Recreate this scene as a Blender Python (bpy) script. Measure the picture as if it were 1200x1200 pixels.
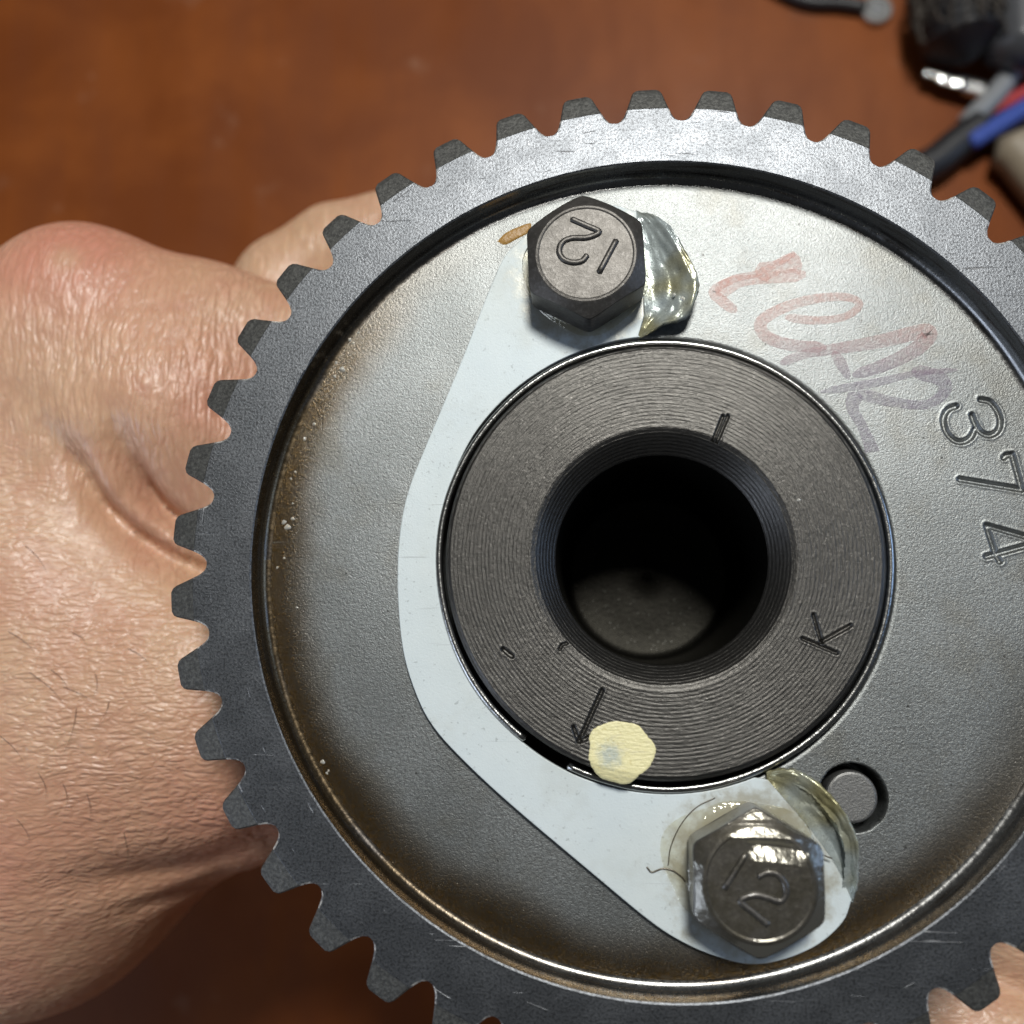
import bpy, bmesh, math, random
import numpy as np
from mathutils import Matrix, Vector
for o in list(bpy.data.objects): bpy.data.objects.remove(o)
S = bpy.context.scene
C = S.collection
random.seed(7); rng = np.random.default_rng(7)
MM = 0.001
H = 0.165                      # height of the gear's front face above the table (m)

# ------------------------------------------------------------------ camera
# gear coordinates in mm: x right, y away, z up out of the gear face
CAM = np.array([-9.4730074, -12.54634491, 122.6298628])
AX_R = np.array([0.99715686, 0.00554361, -0.07514959])
AX_U = np.array([0.00554361, 0.98919096, 0.14652823])
AX_B = np.array([0.07514959, -0.14652823, 0.98634782])
FPX = 1150.0
cam = bpy.data.cameras.new('camera'); camo = bpy.data.objects.new('camera', cam); C.objects.link(camo)
M4 = Matrix.Identity(4)
for i in range(3):
    M4[i][0] = AX_R[i]; M4[i][1] = AX_U[i]; M4[i][2] = AX_B[i]
    M4[i][3] = CAM[i] * MM + (H if i == 2 else 0)
camo.matrix_world = M4
cam.sensor_width = 36; cam.lens = 36 * FPX / 1200; cam.clip_start = 0.005; cam.clip_end = 20
cam.dof.use_dof = True; cam.dof.focus_distance = 0.127; cam.dof.aperture_fstop = 14
S.camera = camo
# ------------------------------------------------------------------ world, lamps, exposure
W = bpy.data.worlds.new('World'); S.world = W; W.use_nodes = True
W.node_tree.nodes['Background'].inputs[0].default_value = (0.95, 0.97, 1.0, 1)
W.node_tree.nodes['Background'].inputs[1].default_value = 0.045
def area(name, pos, target, size, power, col, shape='DISK', size_y=None):
    l = bpy.data.lights.new(name, 'AREA'); l.shape = shape; l.size = size; l.energy = power; l.color = col
    if size_y: l.size_y = size_y
    o = bpy.data.objects.new(name, l); C.objects.link(o); o.location = pos
    d = Vector(target) - Vector(pos); o.rotation_euler = d.to_track_quat('-Z', 'Y').to_euler()
    return o
area('ceiling_lamp', (0.075, 0.43, H + 0.80), (0, 0, H), 0.19, 8.5, (1.0, 0.985, 0.94))
area('window_light_right', (0.95, 0.10, H + 0.42), (0, 0, H), 0.35, 1.6, (0.42, 0.62, 1.0), 'RECTANGLE', 0.5)
area('window_light_left', (-0.85, -0.45, H + 0.38), (0, 0, H), 0.4, 2.8, (0.70, 0.80, 1.0), 'RECTANGLE', 0.5)
S.view_settings.view_transform = 'Standard'; S.view_settings.look = 'None'
S.view_settings.exposure = 0.0; S.view_settings.gamma = 1.0
S.view_settings.use_curve_mapping = False
S.render.engine = 'CYCLES'

# ------------------------------------------------------------------ helpers
def p2p(x, y, z=0.0):
    """a point of the photograph taken to the plane at gear height z (mm)"""
    d = AX_R * ((x - 600) / FPX) - AX_U * ((y - 600) / FPX) - AX_B
    s = (z - CAM[2]) / d[2]
    return CAM + s * d
def zz(pts, ox, oy, sc, z):
    """points read in an enlarged view -> gear mm"""
    return np.array([p2p(ox + a / sc, oy + b / sc, z) for a, b in pts])
def px(pts, z): return np.array([p2p(a, b, z) for a, b in pts])
def tag(o, label, cat, group=None, kind=None):
    if label: o['label'] = label
    if cat: o['category'] = cat
    if group: o['group'] = group
    if kind: o['kind'] = kind
    return o
def empty(name, loc, label=None, cat=None, group=None):
    o = bpy.data.objects.new(name, None); C.objects.link(o); o.location = loc
    o.empty_display_size = 0.01
    return tag(o, label, cat, group)
GEAR0 = Vector((0, 0, H))
def link_mesh(name, me, mats, parent=None, smooth=False, loc=None):
    o = bpy.data.objects.new(name, me); C.objects.link(o)
    if not isinstance(mats, (list, tuple)): mats = [mats]
    if not me.materials:
        for m in mats: me.materials.append(m)
    me.polygons.foreach_set('use_smooth', [bool(smooth)] * len(me.polygons))
    if parent is not None:
        o.parent = parent
        o.location = (loc if loc is not None else GEAR0) - parent.location
    else:
        o.location = loc if loc is not None else GEAR0
    return o
def mesh(name, V, F, mats, parent=None, smooth=False, loc=None, mi=None):
    """V in gear mm"""
    me = bpy.data.meshes.new(name)
    V = np.asarray(V, float) * MM
    me.from_pydata([tuple(v) for v in V], [], [tuple(int(i) for i in f) for f in F])
    if mi is not None:
        for m in mats: me.materials.append(m)
        me.polygons.foreach_set('material_index', mi)
    me.update()
    return link_mesh(name, me, mats, parent, smooth, loc)
def grid_faces(nu, nv, close_u=False):
    a = np.arange(nu * nv).reshape(nu, nv)
    b = np.roll(a, -1, 0)
    if not close_u: a2, b2 = a[:-1], b[:-1]
    else: a2, b2 = a, b
    return np.stack([a2[:, :-1], b2[:, :-1], b2[:, 1:], a2[:, 1:]], -1).reshape(-1, 4)
def grid_mesh(name, P, mats, parent=None, smooth=True, close_u=False, loc=None, flip=False):
    """P: (nu,nv,3) gear mm, built quickly through foreach_set"""
    nu, nv = P.shape[:2]
    F = grid_faces(nu, nv, close_u)
    if flip: F = F[:, ::-1]
    return fast_mesh(name, P.reshape(-1, 3), F, mats, parent, smooth, loc)
def fast_mesh(name, V, F, mats, parent=None, smooth=True, loc=None):
    me = bpy.data.meshes.new(name)
    me.vertices.add(len(V)); me.vertices.foreach_set('co', (np.asarray(V) * MM).astype(np.float32).ravel())
    me.loops.add(F.size); me.loops.foreach_set('vertex_index', F.astype(np.int32).ravel())
    me.polygons.add(len(F)); me.polygons.foreach_set('loop_start', np.arange(0, F.size, F.shape[1]).astype(np.int32))
    me.update(calc_edges=True); me.validate()
    return link_mesh(name, me, mats, parent, smooth, loc)
def lathe(name, prof, mats, parent=None, seg=256, smooth=False, loc=None, angles=None, c=(0, 0)):
    th = np.linspace(0, 2 * np.pi, seg, endpoint=False) if angles is None else np.asarray(angles)
    pr = np.asarray(prof, float)
    P = np.stack([c[0] + pr[None, :, 0] * np.cos(th)[:, None], c[1] + pr[None, :, 0] * np.sin(th)[:, None],
                  np.broadcast_to(pr[None, :, 1], (len(th), len(pr)))], -1)
    return grid_mesh(name, P, mats, parent, smooth, True, loc)
def spline(pts, n=8):
    """Catmull-Rom through pts"""
    p = np.asarray(pts, float); p = np.vstack([2 * p[0] - p[1], p, 2 * p[-1] - p[-2]])
    out = []
    for i in range(1, len(p) - 2):
        for t in np.linspace(0, 1, n, endpoint=False):
            a, b, c, d = p[i - 1:i + 3]
            out.append(0.5 * (2 * b + (c - a) * t + (2 * a - 5 * b + 4 * c - d) * t * t + (3 * b - a - 3 * c + d) * t ** 3))
    out.append(p[-2]); return np.array(out)
def tube(name, pts, r, mat, parent=None, seg=10, squash=1.0, taper=None, loc=None):
    """swept round tube along pts (gear mm), closed by caps"""
    p = np.asarray(pts, float); n = len(p)
    t = np.gradient(p, axis=0); t /= np.linalg.norm(t, axis=1)[:, None] + 1e-9
    up = np.array([0, 0, 1.0])
    V = []
    for i in range(n):
        s = np.cross(t[i], up); L = np.linalg.norm(s)
        s = s / L if L > 1e-4 else np.array([1.0, 0, 0])
        w = np.cross(s, t[i])
        rr = r if np.isscalar(r) else r[i]
        for k in range(seg):
            a = 2 * math.pi * k / seg
            V.append(p[i] + rr * (math.cos(a) * s + squash * math.sin(a) * w))
    F = []
    for i in range(n - 1):
        for k in range(seg):
            k2 = (k + 1) % seg
            F.append((i * seg + k, i * seg + k2, (i + 1) * seg + k2, (i + 1) * seg + k))
    for e, i in ((0, 0), (1, n - 1)):      # rounded end
        c = len(V); V.append(p[i] + t[i] * (0.6 * (r if np.isscalar(r) else r[i])) * (1 if e else -1))
        for k in range(seg):
            k2 = (k + 1) % seg
            F.append((i * seg + k, c, i * seg + k2) if not e else (i * seg + k, i * seg + k2, c))
    return mesh(name, V, F, mat, parent, True, loc)
def smooth_noise(shape, cells, seed=0):
    r = np.random.default_rng(seed); g = r.standard_normal((cells + 3, cells + 3))
    u = np.linspace(0, cells, shape[0]); v = np.linspace(0, cells, shape[1])
    iu = u.astype(int); iv = v.astype(int); fu = (u - iu)[:, None]; fv = (v - iv)[None]
    fu = fu * fu * (3 - 2 * fu); fv = fv * fv * (3 - 2 * fv)
    g00 = g[np.ix_(iu, iv)]; g10 = g[np.ix_(iu + 1, iv)]; g01 = g[np.ix_(iu, iv + 1)]; g11 = g[np.ix_(iu + 1, iv + 1)]
    return (g00 * (1 - fu) + g10 * fu) * (1 - fv) + (g01 * (1 - fu) + g11 * fu) * fv
def dist_poly(X, Y, pts):
    d = np.full(X.shape, 1e9)
    for a, b in zip(pts[:-1], pts[1:]):
        ax, ay = a[:2]; bx, by = b[:2]; dx, dy = bx - ax, by - ay
        t = np.clip(((X - ax) * dx + (Y - ay) * dy) / (dx * dx + dy * dy + 1e-12), 0, 1)
        d = np.minimum(d, np.hypot(X - ax - t * dx, Y - ay - t * dy))
    return d
def sstep(a, b, x):
    t = np.clip((x - a) / (b - a), 0, 1); return t * t * (3 - 2 * t)

# ------------------------------------------------------------------ material helper
class MT:
    def __init__(s, name):
        s.m = bpy.data.materials.new(name); s.m.use_nodes = True; s.nt = s.m.node_tree
        s.b = s.nt.nodes['Principled BSDF']
        g = s.nt.nodes.new('ShaderNodeNewGeometry')
        sub = s.n('ShaderNodeVectorMath', operation='SUBTRACT'); s.nt.links.new(g.outputs['Position'], sub.inputs[0])
        sub.inputs[1].default_value = (0, 0, H)
        sc = s.n('ShaderNodeVectorMath', operation='SCALE'); s.nt.links.new(sub.outputs[0], sc.inputs[0])
        sc.inputs['Scale'].default_value = 1000
        s.P = sc.outputs[0]                                   # position on the thing in mm
    def n(s, t, **k):
        x = s.nt.nodes.new(t)
        for a, v in k.items(): setattr(x, a, v)
        return x
    def put(s, sock, v):
        if hasattr(v, 'is_output'): s.nt.links.new(v, sock)
        else: sock.default_value = v
    def math(s, op, a, b=0.0, c=None, clamp=False):
        x = s.n('ShaderNodeMath', operation=op, use_clamp=clamp)
        s.put(x.inputs[0], a); s.put(x.inputs[1], b)
        if c is not None: s.put(x.inputs[2], c)
        return x.outputs[0]
    def noise(s, scale, detail=3, rough=0.55, vec=None, dist=0.0):
        x = s.n('ShaderNodeTexNoise'); s.put(x.inputs['Vector'], vec or s.P)
        x.inputs['Scale'].default_value = scale; x.inputs['Detail'].default_value = detail
        x.inputs['Roughness'].default_value = rough; x.inputs['Distortion'].default_value = dist
        return x.outputs[0]
    def voro(s, scale, vec=None, feature='F1', out='Distance', rnd=1.0):
        x = s.n('ShaderNodeTexVoronoi', feature=feature); s.put(x.inputs['Vector'], vec or s.P)
        x.inputs['Scale'].default_value = scale; x.inputs['Randomness'].default_value = rnd
        return x.outputs[out]
    def mapr(s, v, a, b, c=0.0, d=1.0, smooth=True):
        x = s.n('ShaderNodeMapRange', interpolation_type='SMOOTHSTEP' if smooth else 'LINEAR')
        s.put(x.inputs[0], v)
        for i, q in enumerate((a, b, c, d)): s.put(x.inputs[i + 1], q)
        return x.outputs[0]
    def mix(s, f, a, b, mode='MIX'):
        x = s.n('ShaderNodeMix', data_type='RGBA', blend_type=mode)
        s.put(x.inputs[0], f)
        for i, q in ((6, a), (7, b)): s.put(x.inputs[i], q if hasattr(q, 'is_output') else (*q, 1) if len(q) == 3 else q)
        return x.outputs[2]
    def rot(s, ang, scale=(1, 1, 1), vec=None):
        x = s.n('ShaderNodeMapping'); s.put(x.inputs['Vector'], vec or s.P)
        x.inputs['Rotation'].default_value = (0, 0, ang); x.inputs['Scale'].default_value = scale
        return x.outputs[0]
    def polar(s):
        sp = s.n('ShaderNodeSeparateXYZ'); s.put(sp.inputs[0], s.P)
        r = s.math('SQRT', s.math('ADD', s.math('MULTIPLY', sp.outputs[0], sp.outputs[0]), s.math('MULTIPLY', sp.outputs[1], sp.outputs[1])))
        a = s.math('ARCTAN2', sp.outputs[1], sp.outputs[0])
        return r, a, sp
    def comb(s, x, y, z=0.0):
        c = s.n('ShaderNodeCombineXYZ'); s.put(c.inputs[0], x); s.put(c.inputs[1], y); s.put(c.inputs[2], z); return c.outputs[0]
    def bump(s, h, dist_mm, strength=1.0, normal=None):
        x = s.n('ShaderNodeBump'); x.inputs['Strength'].default_value = strength
        x.inputs['Distance'].default_value = dist_mm * MM; s.put(x.inputs['Height'], h)
        if normal is not None: s.put(x.inputs['Normal'], normal)
        return x.outputs[0]
    def set(s, **k):
        for a, v in k.items():
            sock = s.b.inputs[a.replace('_', ' ')]
            if isinstance(v, tuple) and len(v) == 3 and sock.type == 'RGBA': v = (*v, 1)
            s.put(sock, v)
        return s.m

# --- metals
def mat_web():
    t = MT('sintered_web'); r, a, sp = t.polar()
    n1 = t.noise(2.6, 3, 0.7); n2 = t.noise(0.07, 4); grain = t.noise(5.5, 2, 0.6)
    col = t.mix(t.mapr(n2, 0.35, 0.65), (0.20, 0.213, 0.212), (0.25, 0.265, 0.264))
    # oil varnish ring that dried along the fillet
    wob = t.math('MULTIPLY', t.math('SUBTRACT', t.noise(0.06, 3), 0.5), 7.0)
    rr = t.math('ADD', r, wob)
    stain = t.mapr(rr, 43.5, 50.5)
    side = t.math('ADD', t.math('MULTIPLY', t.math('COSINE', a), -0.6), t.math('MULTIPLY', t.math('SINE', a), -0.75))
    stain = t.math('MULTIPLY', stain, t.mapr(side, -0.55, 0.45, 0.05, 1.0))
    col = t.mix(stain, col, (0.12, 0.072, 0.021))
    blot = t.math('MULTIPLY', t.mapr(t.noise(0.11, 5, 0.65), 0.50, 0.72), 0.35)
    col = t.mix(blot, col, (0.15, 0.135, 0.10))
    fs = t.noise(1.0, 2, 0.5, t.rot(1.1, (0.09, 2.6, 1))); col = t.mix(t.math('MULTIPLY', t.mapr(fs, 0.72, 0.78), 0.6), col, (0.45, 0.45, 0.44))
    spots = t.mapr(t.voro(0.34), 0.035, 0.075, 1, 0)
    col = t.mix(t.math('MULTIPLY', spots, 0.8), col, (0.03, 0.028, 0.025))
    rough = t.math('ADD', 0.43, t.math('MULTIPLY', t.math('SUBTRACT', n1, 0.5), 0.2))
    rough = t.math('SUBTRACT', rough, t.math('MULTIPLY', stain, 0.2))
    nb = t.bump(t.math('ADD', t.math('MULTIPLY', n1, 0.6), t.math('MULTIPLY', grain, 0.5)), 0.12, 0.6)
    col = t.mix(t.math('MULTIPLY', t.mapr(n1, 0.62, 0.40), 0.45), col, (0.13, 0.13, 0.125))
    return t.set(Base_Color=col, Metallic=0.88, Roughness=rough, Normal=nb)
def mat_rim():
    t = MT('ground_rim_steel'); r, a, sp = t.polar()
    n1 = t.noise(0.35, 4, 0.65); g = t.noise(3.2, 3, 0.7)
    sc1 = t.noise(1.0, 2, 0.5, t.rot(0.4, (0.10, 2.4, 1))); sc2 = t.noise(1.0, 2, 0.5, t.rot(-0.9, (0.12, 2.2, 1)))
    scr = t.math('ADD', t.mapr(sc1, 0.71, 0.76), t.mapr(sc2, 0.72, 0.77), clamp=True)
    arc = t.noise(1.0, 2, 0.5, t.comb(t.math('MULTIPLY', r, 2.2), t.math('MULTIPLY', a, 9.0)))
    scr = t.math('ADD', scr, t.mapr(arc, 0.70, 0.76), clamp=True)
    patch = t.mapr(t.noise(0.16, 3, 0.6), 0.40, 0.66)
    col = t.mix(n1, (0.115, 0.124, 0.135), (0.185, 0.194, 0.206))
    col = t.mix(t.math('MULTIPLY', t.mapr(g, 0.46, 0.62), 0.7), col, (0.05, 0.051, 0.054))
    col = t.mix(t.math('MULTIPLY', scr, 0.35), col, (0.45, 0.45, 0.45))
    rough = t.math('ADD', t.mapr(patch, 0, 1, 0.385, 0.43), t.math('MULTIPLY', scr, 0.2))
    nb = t.bump(t.math('ADD', t.math('ADD', t.math('MULTIPLY', g, 0.6), t.math('MULTIPLY', n1, 0.3)), t.math('MULTIPLY', scr, -0.5)), 0.12, 0.6)
    return t.set(Base_Color=col, Metallic=0.95, Roughness=rough, Normal=nb)
def mat_edge():
    t = MT('worn_bright_edge'); n = t.mapr(t.noise(1.1, 3, 0.7), 0.42, 0.58)
    col = t.mix(n, (0.16, 0.165, 0.17), (0.62, 0.61, 0.57))
    return t.set(Base_Color=col, Metallic=0.6, Roughness=0.5, Normal=t.bump(t.noise(2.0, 3, 0.7), 0.3, 0.8))
def mat_facet():
    t = MT('dull_tooth_chamfer'); g = t.noise(2.4, 4, 0.7); n = t.noise(0.3, 3)
    col = t.mix(t.mapr(g, 0.35, 0.7), (0.05, 0.05, 0.047), (0.13, 0.13, 0.12))
    col = t.mix(t.math('MULTIPLY', t.mapr(n, 0.5, 0.7), 0.5), col, (0.07, 0.07, 0.065))
    return t.set(Base_Color=col, Metallic=0.5, Roughness=0.52, Normal=t.bump(g, 0.2, 0.5))
def mat_wall():
    t = MT('oiled_recess_wall'); r, a, sp = t.polar()
    g = t.noise(1.4, 3, 0.6); st = t.noise(1.0, 2, 0.5, t.comb(t.math('MULTIPLY', a, 6.0), t.math('MULTIPLY', sp.outputs[2], 1.5)))
    side = t.math('ADD', t.math('MULTIPLY', t.math('COSINE', a), -0.6), t.math('MULTIPLY', t.math('SINE', a), -0.75))
    oil = t.mapr(t.math('ADD', t.math('MULTIPLY', t.math('COSINE', a), -1.0), t.math('MULTIPLY', t.math('SINE', a), -0.2)), 0.2, 0.9, 0.0, 0.9)
    col = t.mix(oil, (0.20, 0.20, 0.195), (0.11, 0.075, 0.035))
    col = t.mix(t.mapr(st, 0.5, 0.7), col, (0.10, 0.09, 0.08))
    return t.set(Base_Color=col, Metallic=0.9, Roughness=t.mapr(g, 0.3, 0.7, 0.20, 0.33), Normal=t.bump(g, 0.08, 0.35))
def mat_hub():
    t = MT('turned_hub_steel'); r, a, sp = t.polar()
    g = t.noise(3.0, 3, 0.7); n = t.noise(0.12, 3)
    ring = t.noise(1.0, 3, 0.6, t.comb(t.math('MULTIPLY', r, 8.0), t.math('MULTIPLY', a, 9.0)))
    col = t.mix(n, (0.068, 0.065, 0.060), (0.108, 0.104, 0.096))
    col = t.mix(t.math('MULTIPLY', t.mapr(ring, 0.45, 0.66), 0.6), col, (0.06, 0.058, 0.054))
    col = t.mix(t.math('MULTIPLY', t.mapr(g, 0.60, 0.72), 0.6), col, (0.06, 0.058, 0.055))
    hh = t.math('ADD', t.math('MULTIPLY', g, 0.6), t.math('MULTIPLY', ring, 0.9))
    return t.set(Base_Color=col, Metallic=0.9, Roughness=t.mapr(g, 0.3, 0.7, 0.32, 0.46), Normal=t.bump(hh, 0.10, 0.6))
def mat_bore():
    t = MT('oily_bore_steel'); g = t.noise(1.6, 3, 0.7); sp_ = t.mapr(t.voro(1.3), 0.06, 0.14, 1, 0)
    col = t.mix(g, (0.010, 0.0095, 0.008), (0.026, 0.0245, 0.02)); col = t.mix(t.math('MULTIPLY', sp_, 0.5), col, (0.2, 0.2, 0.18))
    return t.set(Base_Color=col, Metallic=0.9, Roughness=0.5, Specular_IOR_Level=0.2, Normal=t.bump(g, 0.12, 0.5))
def mat_zinc():
    t = MT('zinc_lock_plate'); g = t.noise(3.5, 3, 0.7); n = t.noise(0.15, 4, 0.6)
    col = t.mix(n, (0.54, 0.61, 0.63), (0.64, 0.70, 0.70))
    col = t.mix(t.math('MULTIPLY', t.mapr(t.noise(1.6, 3, 0.6), 0.62, 0.74), 0.6), col, (0.30, 0.33, 0.33))
    ps = t.noise(1.0, 2, 0.5, t.rot(-0.7, (0.08, 2.2, 1))); col = t.mix(t.math('MULTIPLY', t.mapr(ps, 0.68, 0.76), 0.5), col, (0.36, 0.39, 0.40))
    col = t.mix(t.math('MULTIPLY', t.mapr(t.noise(0.09, 4, 0.65), 0.5, 0.7), 0.3), col, (0.44, 0.46, 0.42))
    # dried oil around the two bolts
    d = None
    for cx, cy in ((-9.3, 38.1), (9.9, -38.0)):
        v = t.n('ShaderNodeVectorMath', operation='DISTANCE'); t.put(v.inputs[0], t.P); v.inputs[1].default_value = (cx, cy, -2.8)
        x = t.math('ADD', v.outputs['Value'], t.math('MULTIPLY', t.math('SUBTRACT', t.noise(0.45, 4, 0.65), 0.5), 8.0))
        d = x if d is None else t.math('MINIMUM', d, x)
    st = t.mapr(d, 7.6, 11.2, 0.6, 0.0)
    col = t.mix(st, col, (0.27, 0.22, 0.11))
    nb = t.bump(t.math('ADD', g, t.math('MULTIPLY', n, 1.0)), 0.06, 0.45)
    return t.set(Base_Color=col, Metallic=0.1, Roughness=t.mapr(st, 0, 0.6, 0.55, 0.3), Normal=nb)
def mat_tab():
    t = MT('torn_oily_zinc'); g = t.noise(0.9, 3, 0.6); n = t.noise(0.13, 2, 0.5)
    col = t.mix(t.mapr(n, 0.35, 0.6), (0.44, 0.50, 0.50), (0.30, 0.28, 0.15))
    col = t.mix(t.math('MULTIPLY', t.mapr(t.noise(0.7, 4, 0.7), 0.58, 0.70), 0.5), col, (0.10, 0.095, 0.08))
    return t.set(Base_Color=col, Metallic=0.45, Roughness=t.mapr(g, 0.3, 0.7, 0.20, 0.36), Normal=t.bump(g, 0.25, 0.5))
def mat_bolt(name, wet):
    t = MT(name); g = t.noise(2.2, 4, 0.7); n = t.noise(0.4, 3)
    col = t.mix(n, (0.075, 0.07, 0.064), (0.125, 0.118, 0.108)); col = t.mix(t.mapr(g, 0.45, 0.75), col, (0.16, 0.152, 0.142)); col = t.mix(t.math('MULTIPLY', t.mapr(t.noise(0.5, 4, 0.7), 0.42, 0.66), 0.5), col, (0.06, 0.056, 0.05))
    b = t.bump(g, 0.10, 0.5)
    if wet: t.set(Coat_Weight=0.7, Coat_Roughness=0.12, Coat_IOR=1.48, Coat_Normal=t.bump(t.noise(0.5, 2, 0.5), 0.3, 0.4))
    return t.set(Base_Color=col, Metallic=0.75, Roughness=0.44, Normal=b)
def simple(name, col, rough=0.5, metal=0.0, grain=0.0, gs=1.0, **k):
    t = MT(name); g = t.noise(gs, 3, 0.6)
    c = t.mix(g, tuple(x * 0.75 for x in col), tuple(min(1, x * 1.2) for x in col))
    if grain: t.set(Normal=t.bump(g, grain, 0.6))
    return t.set(Base_Color=c, Roughness=rough, Metallic=metal, **k)
def mat_ink():
    t = MT('marker_ink'); sp = t.n('ShaderNodeSeparateXYZ'); t.put(sp.inputs[0], t.P)
    f = t.mapr(sp.outputs[1], 22, 33)                    # violet pen strokes, the first letter redder
    col = t.mix(f, (0.22, 0.17, 0.25), (0.60, 0.33, 0.28))
    al = t.math('MULTIPLY', t.mapr(t.noise(1.6, 3, 0.7), 0.25, 0.75, 0.16, 0.48), t.mapr(t.noise(0.3, 2), 0.3, 0.7, 0.75, 1.0))
    return t.set(Base_Color=col, Roughness=0.5, Alpha=al, Metallic=0.2, Normal=t.bump(t.noise(2.6, 3, 0.7), 0.1, 0.5))
def mat_paint():
    t = MT('yellow_paint'); v = t.n('ShaderNodeVectorMath', operation='DISTANCE'); t.put(v.inputs[0], t.P)
    q = p2p(715, 885, 0.1); v.inputs[1].default_value = tuple(q)
    d = t.math('ADD', v.outputs['Value'], t.math('MULTIPLY', t.noise(1.2, 3, 0.7), 2.4))
    col = t.mix(t.mapr(d, 1.7, 3.4, 0.85, 0.0), (0.78, 0.72, 0.40), (0.42, 0.47, 0.42))
    col = t.mix(t.math('MULTIPLY', t.mapr(t.noise(2.2, 3, 0.6), 0.58, 0.72), 0.6), col, (0.55, 0.45, 0.16))
    col = t.mix(t.math('MULTIPLY', t.mapr(t.noise(1.0, 3, 0.6, t.rot(0.4, (0.5, 2.6, 1))), 0.52, 0.68), 0.45), col, (0.60, 0.55, 0.36))
    return t.set(Base_Color=col, Roughness=0.42, Normal=t.bump(t.math('ADD', t.noise(1.0, 3, 0.6, t.rot(0.4, (0.6, 3.0, 1))), t.noise(2.0, 3)), 0.16, 0.7))
def mat_oil(name='brown_oil', tint=(0.955, 0.93, 0.85), rough=0.06, fac=0.06, bmp=0.25):
    """thin clear liquid: tinted transparency under a glossy skin"""
    t = MT(name); nt = t.nt; nt.nodes.remove(t.b)
    tr = t.n('ShaderNodeBsdfTransparent'); gl = t.n('ShaderNodeBsdfGlossy'); gl.inputs['Roughness'].default_value = rough; gl.inputs['Color'].default_value = (1.0, 0.96, 0.82, 1)
    g = t.noise(0.5, 3, 0.6); t.put(tr.inputs['Color'], t.mix(t.mapr(g, 0.3, 0.7), (0.99, 0.98, 0.95), tint))
    t.put(gl.inputs['Normal'], t.bump(t.noise(0.8, 2), bmp, 0.6))
    fr = t.n('ShaderNodeFresnel'); fr.inputs['IOR'].default_value = 1.47
    mx = t.n('ShaderNodeMixShader'); t.put(mx.inputs[0], t.math('ADD', fr.outputs[0], fac - 0.04))
    nt.links.new(tr.outputs[0], mx.inputs[1]); nt.links.new(gl.outputs[0], mx.inputs[2])
    nt.links.new(mx.outputs[0], nt.nodes['Material Output'].inputs['Surface'])
    return t.m
def mat_drop():
    t = MT('clear_oil_drop'); return t.set(Base_Color=(0.9, 0.88, 0.8), Roughness=0.03, Transmission_Weight=0.6, IOR=1.47, Specular_IOR_Level=0.8)
def mat_table():
    t = MT('varnished_table')
    n1 = t.noise(0.018, 4, 0.55, None, 0.5); n2 = t.noise(0.05, 4, 0.6, t.rot(0.25, (1.3, 0.25, 1))); f = t.noise(1.6, 2, 0.7)
    col = t.mix(t.mapr(n1, 0.32, 0.68), (0.15, 0.038, 0.0085), (0.232, 0.064, 0.0135))
    col = t.mix(t.mapr(n2, 0.42, 0.72, 0, 0.45), col, (0.13, 0.034, 0.010))
    col = t.mix(t.math('MULTIPLY', t.mapr(f, 0.45, 0.75), 0.3), col, (0.27, 0.088, 0.026))
    sc = t.noise(1.0, 2, 0.4, t.rot(0.5, (0.02, 0.35, 1))); scr = t.mapr(sc, 0.76, 0.82)
    sm = t.mapr(t.noise(0.06, 4, 0.6), 0.62, 0.80)
    marks = t.math('MULTIPLY', t.math('ADD', scr, sm, clamp=True), 0.28)
    col = t.mix(marks, col, (0.42, 0.27, 0.18))
    return t.set(Base_Color=col, Roughness=t.mapr(n2, 0.3, 0.7, 0.34, 0.50), Specular_IOR_Level=0.14, Normal=t.bump(t.noise(0.5, 3), 0.15, 0.3))
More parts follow.
